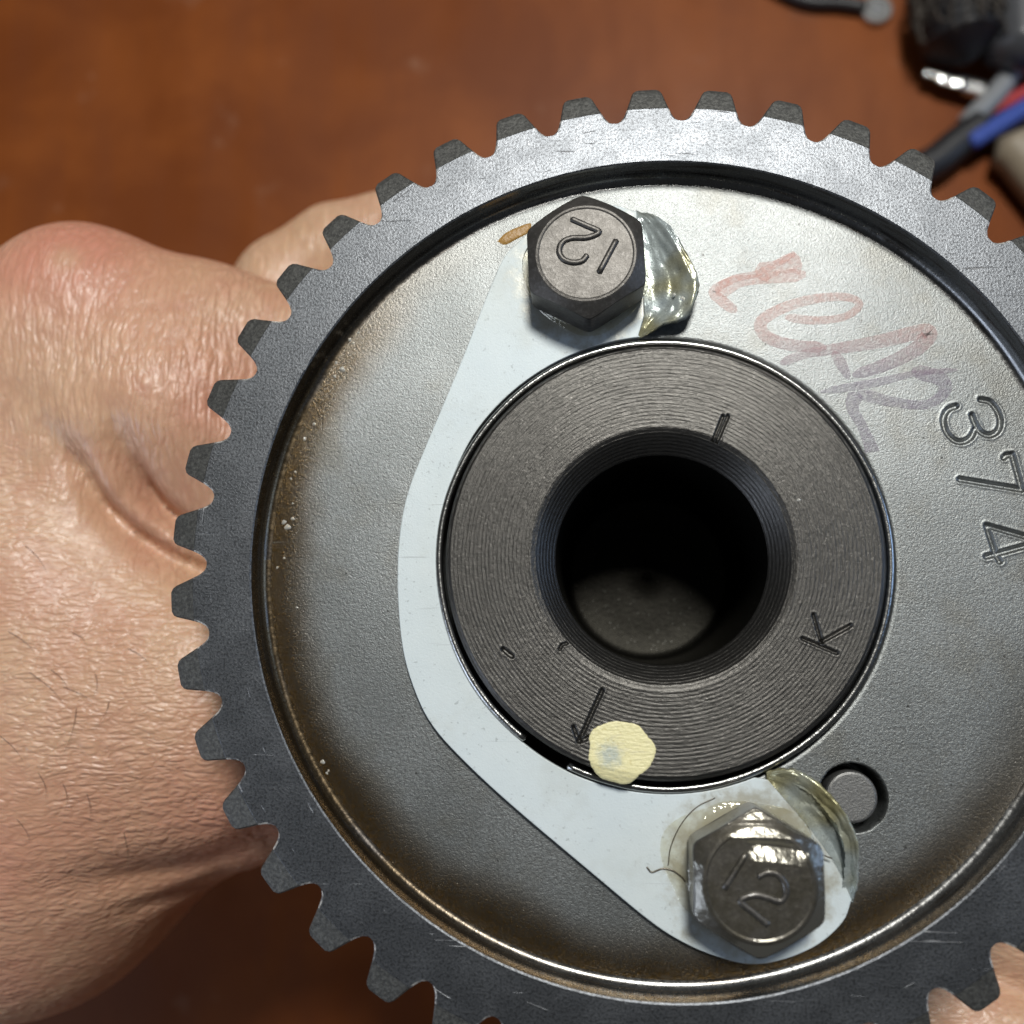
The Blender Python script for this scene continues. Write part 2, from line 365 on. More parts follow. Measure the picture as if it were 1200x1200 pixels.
def mat_skin():
    t = MT('skin')
    at = lambda nm: (lambda x: (setattr(x, 'attribute_name', nm), x.outputs['Fac'])[1])(t.n('ShaderNodeAttribute'))
    low = at('low'); red = at('red'); pale = at('pale')
    blot = t.noise(0.07, 4, 0.6); fine = t.noise(0.5, 3, 0.6)
    col = t.mix(t.mapr(blot, 0.3, 0.7), (0.60, 0.375, 0.235), (0.70, 0.475, 0.315))
    col = t.mix(t.mapr(fine, 0.45, 0.75, 0, 0.35), col, (0.48, 0.24, 0.15))
    col = t.mix(t.math('MULTIPLY', t.mapr(t.noise(0.045, 3, 0.6), 0.42, 0.66), 0.55), col, (0.60, 0.29, 0.205))
    col = t.mix(t.math('MULTIPLY', t.mapr(t.noise(0.16, 4, 0.7), 0.52, 0.70), 0.35), col, (0.50, 0.23, 0.16))
    col = t.mix(red, col, (0.60, 0.235, 0.165))
    col = t.mix(pale, col, (0.62, 0.43, 0.27))
    # skin lines: fan above the fold, slanting across the back of the hand below it
    wob = t.n('ShaderNodeVectorMath', operation='MULTIPLY_ADD')
    nz = t.n('ShaderNodeTexNoise'); t.put(nz.inputs['Vector'], t.P); nz.inputs['Scale'].default_value = 0.12
    t.put(wob.inputs[0], nz.outputs['Color']); wob.inputs[1].default_value = (2.0, 2.0, 2.0); t.put(wob.inputs[2], t.P); wv = wob.outputs[0]
    inv = lambda x: t.math('SUBTRACT', 1.0, x)
    def crease(ang, a, b, w):                                # long narrow skin cells between creases
        return t.mapr(t.voro(1.0, t.rot(ang, (a, b, 0.35), wv), 'DISTANCE_TO_EDGE'), 0.0, w)
    up_ = t.math('ADD', t.math('MULTIPLY', crease(0.38, 0.75, 0.13, 0.30), 0.65), t.math('MULTIPLY', crease(0.20, 1.4, 0.5, 0.35), 0.35))
    lo_ = t.math('ADD', t.math('MULTIPLY', crease(-0.28, 0.30, 0.95, 0.30), 0.55), t.math('MULTIPLY', crease(0.35, 0.6, 1.4, 0.35), 0.45))
    lines = t.math('ADD', t.math('MULTIPLY', up_, inv(low)), t.math('MULTIPLY', lo_, low))
    soft = t.math('ADD', t.math('MULTIPLY', t.noise(1.0, 3, 0.55, t.rot(0.36, (0.6, 0.08, 0.4), wv)), inv(low)), t.math('MULTIPLY', t.noise(1.0, 3, 0.55, t.rot(-0.25, (0.12, 0.6, 0.4), wv)), low))
    calm = t.math('MULTIPLY', at('calm'), t.mapr(t.noise(0.07, 3, 0.6), 0.34, 0.62, 0.35, 1.15))
    hgt = t.math('ADD', t.math('MULTIPLY', lines, t.math('ADD', 0.08, t.math('MULTIPLY', calm, 0.36))), t.math('MULTIPLY', soft, t.math('MULTIPLY', calm, 1.0)))
    hgt = t.math('ADD', hgt, t.math('MULTIPLY', t.noise(2.2, 3, 0.6), 0.12))
    col = t.mix(t.math('MULTIPLY', inv(lines), 0.32), col, (0.34, 0.15, 0.08))
    return t.set(Base_Color=col, Roughness=t.mapr(fine, 0.3, 0.7, 0.34, 0.48), Specular_IOR_Level=0.6, Subsurface_Weight=0.2,
                 Subsurface_Radius=(1.0, 0.35, 0.18), Subsurface_Scale=0.002, Normal=t.bump(hgt, 0.75, 0.6))

EDGE = mat_edge()
WEB, RIM, FACET, WALL, HUB, BORE, ZINC, TAB = mat_web(), mat_rim(), mat_facet(), mat_wall(), mat_hub(), mat_bore(), mat_zinc(), mat_tab()
BOLT_DRY, BOLT_WET = mat_bolt('black_oxide_bolt', False), mat_bolt('oil_wet_bolt', True)
FILM = mat_oil('clear_oil_film', (0.92, 0.90, 0.82), 0.22, 0.10, 0.22)
INK, PAINT, OIL, DROP, TABLE, SKIN = mat_ink(), mat_paint(), mat_oil(), mat_drop(), mat_table(), mat_skin()
SPRING = simple('bright_spring_steel', (0.40, 0.40, 0.385), 0.25, 1.0, 0.1, 1.2)
PIN = simple('pin_steel', (0.20, 0.20, 0.195), 0.5, 0.8, 0.1, 4)
HAIRM = simple('dark_hair', (0.06, 0.03, 0.015), 0.5)
SMEAR = simple('brown_sealant', (0.36, 0.20, 0.05), 0.4, 0, 0.3, 1.5)

# ------------------------------------------------------------------ table
tb = bpy.data.meshes.new('table_top'); bm = bmesh.new()
bmesh.ops.create_cube(bm, size=1.0); bmesh.ops.scale(bm, vec=(1.8, 1.4, 0.03), verts=bm.verts)
bmesh.ops.bevel(bm, geom=bm.edges[:], offset=0.004, segments=2, affect='EDGES'); bm.to_mesh(tb); bm.free()
tab_o = link_mesh('table_top', tb, TABLE, None, False, Vector((0.1, 0.1, -0.015)))
tag(tab_o, 'reddish brown varnished table top under the hand and gear', 'table', kind='structure')

# ------------------------------------------------------------------ timing gear
NT = 42; PH0 = math.radians(48.04612)          # angle of the first tooth
PITCH = 2 * math.pi / NT
ZF = -3.8                                       # web level
THICK = 18.0
gear = empty('timing_gear', GEAR0, 'worn steel toothed belt gear stamped 374, held in front of the hand', 'gear')
FR = np.array([-1, -0.92, -0.6, -0.2, 0.2, 0.6, 0.92, 1.0])
ROWS = [(58.2, None, 0), (58.32, 3.95, 0), (58.6, 3.55, 0), (59.0, 3.24, 0), (59.45, 3.02, 0), (59.95, 2.82, 0), (60.02, 2.80, -0.05),
        (62.6, 2.02, -0.76), (63.05, 1.78, -0.95), (63.32, 1.35, -1.1), (63.42, 0.85, -1.2)]
def tooth_mesh():
    V = []; nr = len(ROWS); nc = len(FR)
    for i, (r, hw, z) in enumerate(ROWS):
        ph = PITCH / 2 if hw is None else hw / r
        for j, f in enumerate(FR):
            edge = (j in (0, nc - 1)) and hw is not None
            zz_ = z - (0.16 if edge else 0) - (0.12 if i == nr - 1 else 0)
            V.append((r * math.cos(f * ph), r * math.sin(f * ph), zz_))
    F = []; mi = []
    for i in range(nr - 1):
        for j in range(nc - 1):
            a = i * nc + j; F.append((a, a + nc, a + nc + 1, a + 1)); mi.append(2 if j in (0, nc - 2) and 0 < i < 6 else 1 if i >= 6 else 0)
    base = len(V)                               # back copy
    for i, (r, hw, z) in enumerate(ROWS):
        for j in (0, nc - 1):
            v = V[i * nc + j]; V.append((v[0], v[1], -THICK))
    for i in range(nr - 1):
        for s, j in ((0, 0), (1, nc - 1)):
            a, b = i * nc + j, (i + 1) * nc + j; c, d = base + (i + 1) * 2 + s, base + i * 2 + s
            F.append((a, d, c, b) if s == 0 else (a, b, c, d)); mi.append(1)
        F.append((base + i * 2, base + i * 2 + 1, base + i * 2 + 3, base + i * 2 + 2)); mi.append(1)
    t0 = (nr - 1) * nc
    tipb = [base + (nr - 1) * 2, base + (nr - 1) * 2 + 1]
    F.append(tuple([t0 + j for j in range(nc)][::-1] + [tipb[0], tipb[1]])); mi.append(1)
    return V, F, mi
V, F, mi = tooth_mesh()
t0 = mesh('tooth', V, F, [RIM, FACET, EDGE], gear, False, mi=mi)
t0.rotation_euler.z = PH0
for k in range(1, NT):
    t = t0.copy(); C.objects.link(t); t.parent = gear; t.rotation_euler.z = PH0 + k * PITCH
angs = np.concatenate([PH0 + k * PITCH + FR[:-1] * PITCH / 2 for k in range(NT)])
rim = lathe('rim', [(52.35, -0.12), (52.55, 0.0), (54.3, 0), (56.2, 0), (58.2, 0.0), (58.2, -THICK), (49, -THICK), (48.6, -7.2)], RIM, gear, angles=angs)
fil = [(52.35, -0.12), (52.25, -0.5), (52.12, -2.4)] + [(50.95 + 1.15 * math.cos(a), -2.65 - 1.15 * math.sin(a)) for a in np.linspace(0, math.pi / 2, 12)] 
lathe('recess_wall', fil, WALL, gear, seg=420, smooth=True)
# web with the stamped number and the dowel hole as real relief
D3 = [zz(q, 1090, 450, 5.217, ZF) for q in (
    [(310, 95), (365, 108), (410, 160), (430, 225), (415, 285), (365, 313), (310, 292), (275, 240), (256, 190)],
    [(160, 135), (112, 155), (82, 212), (98, 288), (148, 343), (200, 353), (250, 325), (277, 272)])]
D7 = [zz(q, 1090, 450, 5.217, ZF) for q in ([(452, 450), (468, 434), (503, 430)], [(503, 430), (562, 645)], [(562, 645), (182, 582)])]
D4 = [zz(q, 1090, 450, 5.217, ZF) for q in ([(345, 865), (690, 962)], [(345, 865), (402, 1040), (428, 1085)], [(345, 1055), (420, 1035), (690, 962)])]
strokes = [spline(q, 6) for q in D3] + D7 + D4
PINC = p2p(1000, 935, ZF)[:2]
def refine(lo, hi, base, wins):
    x = [lo]
    while x[-1] < hi:
        s = base
        for a, b, st in wins:
            if a <= x[-1] <= b: s = min(s, st)
        x.append(x[-1] + s)
    x[-1] = hi; return np.array(x)
pa = math.atan2(PINC[1], PINC[0]); pr_ = math.hypot(*PINC)
radii = refine(29.5, 50.95, 0.4, [(36, 49.9, 0.11), (pr_ - 5, pr_ + 5, 0.16)])
ths = refine(-math.pi, math.pi, 0.010, [(math.radians(-4), math.radians(32), 0.0025), (pa - 0.14, pa + 0.14, 0.004)])[:-1]
RR, TT = np.meshgrid(radii, ths); X = RR * np.cos(TT); Y = RR * np.sin(TT)
Z = np.full(X.shape, ZF)
msk = (X > 34) & (Y > -4) & (Y < 23)
d = np.full(X.shape, 9.0)
for s_ in strokes: d[msk] = np.minimum(d[msk], dist_poly(X[msk], Y[msk], s_))
Z += -0.40 * (1 - sstep(0.10, 0.42, d)) + 0.045 * np.exp(-((d - 0.56) / 0.14) ** 2)
pd = np.hypot(X - PINC[0], Y - PINC[1])
Z += -6.0 * (1 - sstep(3.9, 4.15, pd))
# inner lip
lip = []
for r_, z_ in ((27.6, -9.0), (29.0, -8.6), (29.2, ZF - 0.25)):
    lip.append(np.stack([r_ * np.cos(ths), r_ * np.sin(ths), np.full(len(ths), z_)], -1))
P = np.concatenate([np.stack(lip, 1), np.stack([X, Y, Z], -1)], 1)
grid_mesh('web', P, WEB, gear, True, True)
# ink writing on the web
INKS = [([(168, 308), (125, 275), (98, 243), (160, 205), (240, 185), (350, 125)], 0.55), ([(105, 250), (170, 215), (250, 205), (385, 190)], 0.85), ([(230, 190), (310, 165), (370, 150)], 1.25),
        ([(320, 325), (420, 335), (510, 322), (552, 285), (510, 262), (410, 268), (310, 298), (245, 340), (262, 385), (340, 412), (450, 420)], 0.62),
        ([(305, 470), (380, 440), (470, 425), (610, 402), (765, 368), (735, 420), (640, 470), (530, 508)], 0.75),
        ([(470, 432), (495, 470), (520, 520)], 0.55),
        ([(430, 558), (600, 530), (730, 500), (858, 490)], 0.42),
        ([(715, 492), (800, 515), (818, 555), (765, 597), (660, 590), (545, 562)], 0.75),
        ([(545, 560), (530, 605), (560, 665), (588, 730), (600, 795)], 0.8)]
for i, (q, w) in enumerate(INKS):
    p = spline(zz(q, 800, 250, 2.667, ZF), 8); tn = np.gradient(p, axis=0)[:, :2]; tn /= np.linalg.norm(tn, axis=1)[:, None] + 1e-9
    nn = np.stack([-tn[:, 1], tn[:, 0]], 1); ww = w * (0.8 + 0.2 * np.sin(np.linspace(0.3, 6, len(p)) + i)) * np.clip(np.minimum(np.arange(len(p)), np.arange(len(p))[::-1]) / 3 + 0.35, 0, 1)
    A = np.zeros((len(p), 4, 3))
    for k, s_ in enumerate((-1, -0.8, 0.8, 1)):
        A[:, k, :2] = p[:, :2] + nn * (s_ * ww)[:, None] * 1.35; A[:, k, 2] = ZF + 0.035 + 0.006 * i - (0.0 if abs(s_) < 0.9 else 0.005)
    keep = np.hypot(A[:, 1, 0], A[:, 1, 1]) > 29.6
    grid_mesh('marker_stroke', A[keep], INK, gear, True, flip=True)

# ------------------------------------------------------------------ dowel pin in the web
pin = lathe('dowel_pin', [(0.001, -4.35), (2.75, -4.35), (3.0, -4.45), (3.15, -4.75), (3.2, -5.8), (3.2, -9.9)], PIN, None, 48, False, c=PINC)
tag(pin, 'small round steel dowel pin sunk in the web beside the lower bolt', 'pin')

# ------------------------------------------------------------------ hub (shaft end)
hub = empty('shaft_hub', GEAR0, 'dark turned steel shaft end with deep bore in the middle of the gear', 'shaft')
hr = np.concatenate([np.linspace(15.9, 27.0, 100)]); ht = np.linspace(-math.pi, math.pi, 1150, endpoint=False)
RR, TT = np.meshgrid(hr, ht); X = RR * np.cos(TT); Y = RR * np.sin(TT)
wv = RR + 0.05 * np.sin(TT * 2 + 1)
Z = 0.019 * np.sin(2 * np.pi * wv / 0.50) * (0.85 + 0.25 * np.clip(smooth_noise(X.shape, 30, 8), -1, 1)) + 0.008 * smooth_noise(X.shape, 260, 9)
Z -= 0.25 * (1 - sstep(15.9, 16.5, RR)) + 0.18 * sstep(26.6, 27.0, RR)
marks = [(zz([(757, 187), (722, 268)], 500, 400, 2.143, 0), 0.10), (zz([(745, 187), (714, 265)], 500, 400, 2.143, 0), 0.10), (zz([(945, 747), (1030, 783)], 500, 400, 2.143, 0), 0.13),
         (zz([(972, 687), (992, 757)], 500, 400, 2.143, 0), 0.13), (zz([(992, 755), (1065, 714)], 500, 400, 2.143, 0), 0.13),
         (zz([(950, 410), (825, 685)], 500, 720, 4.615, 0), 0.15), (zz([(795, 610), (822, 690), (905, 655)], 500, 720, 4.615, 0), 0.15), (zz([(415, 190), (460, 225)], 500, 720, 4.615, 0), 0.2),
         (zz([(720, 190), (730, 165), (760, 155)], 500, 720, 4.615, 0), 0.07)]
for q, w in marks:
    d = dist_poly(X, Y, q); Z -= 0.40 * (1 - sstep(w * 0.5, w + 0.16, d)); Z += 0.03 * np.exp(-((d - w - 0.28) / 0.1) ** 2)
grid_mesh('end_face', np.stack([X, Y, Z], -1), HUB, hub, True, True)
chf = [(15.9 - (2.5 * t_), -0.25 - 2.7 * t_ ** 1.15 + 0.022 * math.sin(t_ * 42)) for t_ in np.linspace(0, 1, 60)]
lathe('bore_chamfer', chf[::-1], HUB, hub, 256, True)
bore = [(0.001, -31.7), (0.25, -31.8), (0.5, -32.1), (0.9, -32.4), (4, -32.35), (8, -32.3), (11.4, -32.2), (12.2, -31.9), (12.7, -31.0), (12.9, -28), (13.2, -12), (13.3, -7), (13.4, -2.95)]
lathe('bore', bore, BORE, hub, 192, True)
lathe('side_wall', [(27.0, -0.18), (27.25, -0.45), (27.3, -1.2), (27.0, -1.9), (27.0, -9), (22, -THICK - 1), (22, -40), (0.01, -40)], HUB, hub, 256, False)
# paint dot
c0 = p2p(727, 881, 0.05); rows = []
n = 72; wob = [1 + 0.04 * math.sin(3 * a + 1) + 0.03 * math.sin(5 * a + 2) + 0.022 * math.sin(8 * a) + 0.006 * math.sin(23 * a) for a in np.linspace(0, 2 * math.pi, n, endpoint=False)]
for f, z in [(f_, 0.085) for f_ in np.linspace(0.001, 0.93, 28)] + [(0.96, 0.07), (1.0, -0.03)]:
    rows.append([(c0[0] + 4.05 * f * wob[k] * math.cos(2 * math.pi * k / n), c0[1] + 3.75 * f * wob[k] * math.sin(2 * math.pi * k / n), z) for k in range(n)])
Pd = np.array(rows).transpose(1, 0, 2)
rd = np.hypot(Pd[..., 0], Pd[..., 1]); Pd[..., 2] -= 0.18 * sstep(26.6, 27.0, rd) + 0.5 * np.clip(rd - 27.1, 0, 3)
grid_mesh('paint_dot', Pd, PAINT, hub, True, True)['label'] = 'pale yellow paint dot near the scratched arrow'

# ------------------------------------------------------------------ snap ring
def ring_arc(name, a0, a1, R0, r0, z0, mat, parent=None):
    a = np.radians(np.linspace(a0, a1, 220))
    Rw = R0 + 0.05 * np.sin(a * 7)
    return tube(name, np.stack([Rw * np.cos(a), Rw * np.sin(a), np.full(len(a), z0)], -1), r0, mat, parent, 12, 1.0)
sr = ring_arc('snap_ring', -114.5, 232.5, 28.42, 0.50, -2.75, SPRING)
tag(sr, 'thin bright wire snap ring around the dark shaft end, open at lower left', 'ring')

# ------------------------------------------------------------------ lock plate
ZP = -2.75
plate = empty('lock_plate', GEAR0, 'pale zinc lock plate curving round the shaft under both bolts', 'plate')
fold2 = px([(900, 914), (920, 937), (940, 960), (960, 985), (980, 1015), (992, 1040), (998, 1055)], ZP)
outer = px([(998, 1055), (988, 1080), (960, 1106), (920, 1124), (880, 1130), (840, 1121), (800, 1104), (760, 1078), (690, 1020), (600, 944), (545, 893), (508, 852), (487, 812), (472, 760), (466, 692),
            (468, 630), (478, 577), (500, 520), (540, 425), (570, 348), (590, 303), (607, 284), (634, 262), (675, 247), (715, 240), (746, 248)], ZP)
fold1 = px([(746, 248), (750, 300), (754, 340), (755, 370), (748, 393)], ZP)
ia = np.linspace(92, 292, 90); ir = np.interp(ia, [92, 145, 172, 186, 205, 222, 232, 246, 292], [29.4, 29.2, 28.5, 28.1, 28.2, 28.7, 28.95, 29.1, 29.05])
inner = np.stack([ir * np.cos(np.radians(ia)), ir * np.sin(np.radians(ia)), np.full(90, ZP)], -1)
outl = np.concatenate([spline(fold2, 3)[:-1], spline(outer, 5)[:-1], fold1, inner[1:]])
bm = bmesh.new(); vs = [bm.verts.new(tuple(v * MM)) for v in outl]; f = bm.faces.new(vs); bm.normal_update()
if f.normal.z < 0: f.normal_flip()
ex = bmesh.ops.extrude_face_region(bm, geom=[f]); 
for v in [g for g in ex['geom'] if isinstance(g, bmesh.types.BMVert)]: v.co.z -= 0.95 * MM
bm.normal_update(); bmesh.ops.recalc_face_normals(bm, faces=bm.faces[:])
me = bpy.data.meshes.new('plate_body'); bm.to_mesh(me); bm.free()
pb = link_mesh('plate_body', me, ZINC, plate)
bv = pb.modifiers.new('edge', 'BEVEL'); bv.width = 0.16 * MM; bv.segments = 2; bv.limit_method = 'ANGLE'; bv.angle_limit = 0.9
def bent_tab(name, fold, edge, prof, seed, label):
    n = 60
    def rs(p):
        p = spline(p, 12); s = np.concatenate([[0], np.cumsum(np.linalg.norm(np.diff(p, axis=0), axis=1))]); u = np.linspace(0, s[-1], n)
        return np.stack([np.interp(u, s, p[:, k]) for k in range(3)], -1)
    a, b = rs(fold), rs(edge); m = 22; P = np.zeros((n, m + 4, 3)); no = smooth_noise((n, m), 18, seed); nb = smooth_noise((n, m), 5, seed + 1)
    for j in range(m):
        t = j / (m - 1); P[:, j] = a * (1 - t) + b * t
        P[:, j, 2] = a[:, 2] + (b[:, 2] - a[:, 2]) * np.interp(t, *zip(*prof))
        P[:, j, 2] += (no[:, j] * 0.20 + nb[:, j] * 0.34) * t * np.sin(np.linspace(0, math.pi, n)) ** 0.5
        P[:, j, :2] += (nb[:, j] * 0.18 * t)[:, None] * np.sin(np.linspace(0, math.pi, n))[:, None]
    out = (b - a)[:, :2]; out /= np.linalg.norm(out, axis=1)[:, None] + 1e-9
    for k, (dz, do) in enumerate(((-0.25, 0.22), (-0.6, 0.2), (-0.95, 0.0), (-1.0, -1.5))):
        P[:, m + k] = P[:, m - 1]; P[:, m + k, 2] += dz; P[:, m + k, :2] += out * do
        P[:, m + k, :2] += 0.07 * rng.standard_normal((n, 2))
    e = 1 - np.clip(np.minimum(np.arange(n), np.arange(n)[::-1]) / 4, 0, 1)      # ends taper down to the plate
    P[..., 2] = P[..., 2] * (1 - e)[:, None] + (ZP - 0.3) * e[:, None]
    o = grid_mesh(name, P, TAB, plate, True, False, flip=False); o['label'] = label
    return o
e1 = [(746, 247, ZP), (764, 250, -2.2), (779, 261, -1.6), (788, 272, -1.0), (804, 291, -0.2), (815, 312, 0.1), (820, 328, 0.2), (816, 345, 0), (808, 364, -0.4), (796, 373, -0.8), (780, 377, -1.4), (764, 387, -2.2), (748, 394, ZP)]
bent_tab('bent_tab', fold1, np.array([p2p(*q) for q in e1]), [(0, 0), (0.25, 0.1), (0.55, 0.35), (0.85, 0.85), (1, 1)], 21, 'torn oily corner of the plate bent up beside the dry bolt')
e2 = [(899, 906, ZP), (925, 902, -1.6), (952, 913, -0.6), (974, 934, -0.2), (992, 958, 0), (1003, 985, -0.2), (1006, 1012, -0.8), (1004, 1035, -1.7), (999, 1056, ZP)]
bent_tab('bent_tab', fold2, np.array([p2p(*q) for q in e2]), [(0, 0), (0.3, -0.15), (0.6, 0.25), (0.85, 0.8), (1, 1)], 33, 'torn dark corner of the plate bent up beside the wet bolt')
# brown sealant smear left of the upper bolt
q = spline(px([(582, 283), (592, 273), (604, 267), (622, 261), (620, 272), (606, 280), (592, 287), (582, 283)], ZF + 0.05), 4)[:-1]
cq = q.mean(0); Ps = np.stack([cq + (q - cq) * f + np.array([0, 0, h]) for f, h in ((0.01, 0.12), (0.6, 0.12), (0.9, 0.06), (1, -0.08))], 1)
grid_mesh('sealant_smear', Ps, SMEAR, plate, True, True)

# ------------------------------------------------------------------ bolts
def hex_bolt(cx, cy, rot, mat, zt, marks, label, tilt=(0, 0)):
    base = Vector((cx * MM, cy * MM, H + ZP * MM))
    root = empty('hex_bolt', base, label, 'bolt', 'bolts holding the lock plate')
    a_ = 7.4; rc = 6.35; h = zt - ZP; n = 180
    th = np.linspace(0, 2 * math.pi, n, endpoint=False)
    dth = (th - rot + math.pi / 6) % (math.pi / 3) - math.pi / 6          # 0 at a corner
    rh = a_ / np.cos(np.abs(np.abs(dth) - math.pi / 6)); rh = -np.log(np.exp(-7 * rh) + math.exp(-7 * 8.38)) / 7
    rings = []
    for f in (0.001, 0.3, 0.6, 0.85): rings.append((np.full(n, rc * f), np.full(n, h - 0.05)))
    rings += [(np.full(n, rc - 0.45), np.full(n, h - 0.05)), (np.full(n, rc - 0.25), np.full(n, h + 0.03)), (np.full(n, rc), np.full(n, h)), (np.full(n, rc + 0.2), np.full(n, h - 0.10))]
    for f in (0.33, 0.66, 0.95): rr = (rc + 0.2) + (rh - rc - 0.2) * f; rings.append((rr, h - 0.1 - (rr - rc - 0.2) * 0.60))
    zc = h - 0.1 - (rh - rc - 0.2) * 0.60; rings += [(rh, zc - 0.12), (rh, np.full(n, 1.0)), (rh - 0.1, np.full(n, 0.55)), (np.full(n, 7.2), np.full(n, 0.45)), (np.full(n, 7.2), np.full(n, 0.0))]
    P = np.stack([np.stack([r * np.cos(th), r * np.sin(th), z], -1) for r, z in rings], 1)
    head = grid_mesh('head', P, mat, root, False, True, base, flip=False)
    for q in marks:
        p = spline(q, 8) if len(q) > 2 else np.array([q[0] + (q[1] - q[0]) * t for t in np.linspace(0, 1, 8)])
        p = p - np.array([cx, cy, 0]); p[:, 2] = h - 0.02
        tube('raised_number', p, 0.40, mat, root, 10, 0.8, loc=base)
    root.rotation_euler = (tilt[0], tilt[1], 0)
    return root
Z1, Z2 = 4.3, 4.3
b1 = [zz([(600, 200), (690, 240), (775, 282), (700, 318), (600, 322), (540, 350), (520, 405), (545, 455), (605, 477), (665, 468), (698, 432)], 560, 220, 5.4545, Z1), zz([(885, 335), (775, 540)], 560, 220, 5.4545, Z1)]
b2 = [zz([(470, 405), (345, 605)], 780, 920, 5, Z2), zz([(545, 535), (600, 512), (660, 525), (700, 580), (705, 640), (670, 680), (600, 660), (520, 645), (440, 680), (520, 750), (600, 818)], 780, 920, 5, Z2)]
hex_bolt(-9.3, 38.1, math.radians(93), BOLT_DRY, Z1, b1, 'dry black hex bolt head marked 12 beside the pink handwriting')
hex_bolt(10.0, -38.0, math.radians(90), BOLT_WET, Z2, b2, 'oil wet hex bolt head marked 12 beside the round dowel pin')
# rippled oil lying on the wet bolt
g = np.linspace(0, 1, 90); th = np.linspace(0, 2 * math.pi, 220, endpoint=False)
dth = (th - math.pi / 2 + math.pi / 6) % (math.pi / 3) - math.pi / 6
rmax = np.minimum(8.2, 7.4 / np.cos(np.abs(np.abs(dth) - math.pi / 6)) - 0.05)
GG, TH = np.meshgrid(g, th); R_ = rmax[:, None] * GG; bx, by = R_ * np.cos(TH), R_ * np.sin(TH)
hh = np.full(bx.shape, 0.10)
SL = 0.40                                   # slope shaped into the oil bands so they mirror the lamp as highlights
def run(u): return np.interp(u, [-1.9, -1.0, 1.0, 1.7], [0, SL, -SL, 0])
hh += 0.25 * sstep(-1.0, 3.0, by)
for yc, w, xa, xb in ((6.0 - 0.012 * bx ** 2, 0.70, -3.6, 4.4), (3.6 - 0.10 * bx - 0.012 * (bx - 2) ** 2, 0.85, -1.2, 5.4)):
    m = sstep(xa - 0.8, xa + 0.8, bx) * (1 - sstep(xb - 0.8, xb + 0.6, bx))
    hh += m * w * run((by - yc) / w)
slope = np.where(by > 2.0, 0.42, 0.58)
hh -= slope * np.clip(R_ - 6.45, 0, 9)
hh = np.where(GG > 0.985, hh - 0.2, hh)
fo = grid_mesh('oil_pool', np.stack([bx + 10.0, by - 38.0, Z2 + hh], -1), FILM, None, True, True)
tag(fo, 'clear rippled oil film shining on top of the lower bolt', 'oil')
def oil_ring(c, r0, r1, seed, label):
    n = 120; w = smooth_noise((n, 2), 9, seed)[:, 0]; w = w * np.sin(np.linspace(0, math.pi, n)) ; th = np.linspace(0, 2 * math.pi, n, endpoint=False)
    rr = r1 + 1.1 * w; P = []
    for f, z in ((0, 0.75), (0.3, 0.30), (0.7, 0.14), (0.93, 0.08), (1, -0.04)):
        r = r0 + (rr - r0) * f; P.append(np.stack([c[0] + r * np.cos(th), c[1] + r * np.sin(th), np.full(n, ZP + z)], -1))
    o = grid_mesh('oil_film', np.stack(P, 1), OIL, None, True, True); tag(o, label, 'oil', 'oil films around the bolts')
oil_ring((-9.3, 38.1), 7.25, 8.6, 51, 'thin brown oil film around the base of the dry upper bolt')
oil_ring((10.0, -38.0), 7.25, 8.5, 52, 'thin brown oil film around the base of the wet lower bolt')
# droplets caught along the fillet
DP = [(333, 612, .34), (337, 618, .42), (343, 608, .26), (346, 553, .2), (341, 561, .2), (357, 514, .3), (325, 665, .2), (333, 654, .18), (348, 712, .16), (401, 433, .4), (392, 441, .26), (410, 398, .3), (414, 402, .22),
      (420, 390, .2), (368, 497, .22), (378, 893, .3), (383, 906, .2), (385, 903, .18), (394, 425, .25), (343, 590, .16), (936, 586, .22), (806, 338, .3), (800, 350, .34), (790, 345, .25)]
for i, (x, y, r) in enumerate(DP):
    z = 0.02 if (x, y) == (936, 586) else (ZF if x < 780 else -1.0)
    c = p2p(x, y, z); V = []; n = 10
    P = np.array([[(c[0] + r * math.sin(b) * math.cos(a) * (1 + .3 * math.sin(2 * a + i)), c[1] + r * math.sin(b) * math.sin(a) * (1 + .25 * math.cos(3 * a + i)), z - 0.05 + r * 0.7 * math.cos(b)) for b in np.linspace(0.01, 1.6, 6)] for a in np.linspace(0, 2 * math.pi, n, endpoint=False)])
    o = grid_mesh('oil_droplet', P, DROP, None, True, True)
    tag(o, 'tiny bright droplet on the turned face of the shaft' if z > 0 else 'tiny glinting oil droplet beside the torn plate corner at the dry bolt' if x > 780 else 'tiny glinting oil droplet along the left edge of the gear recess', 'droplet', 'glinting oil droplets' if x < 780 else 'oil droplets at the torn corner' if z < 0 else None)
SW = simple('fine_swarf', (0.16, 0.14, 0.11), 0.3, 0.6)
for q, z, r, lab in (([(758, 1016), (764, 1022), (776, 1018), (788, 1020), (798, 1027), (803, 1033)], ZP + 0.15, 0.10, 'short dark curl of swarf on the zinc plate left of the wet bolt'),
                ([(838, 935), (815, 947), (797, 968), (786, 993), (783, 1014)], ZP + 0.1, 0.07, 'thin curved edge of a round impression in the zinc plate left of the wet bolt'),  # thin tube standing in for the edge of a pressed circle
                ([(950, 1006), (962, 1002), (975, 1006)], ZP + 1.0, 0.09, 'tiny fibre right of the wet bolt')):
    tag(tube('swarf', spline(px(q, z), 6), r, SW, None, 6), lab, 'swarf')

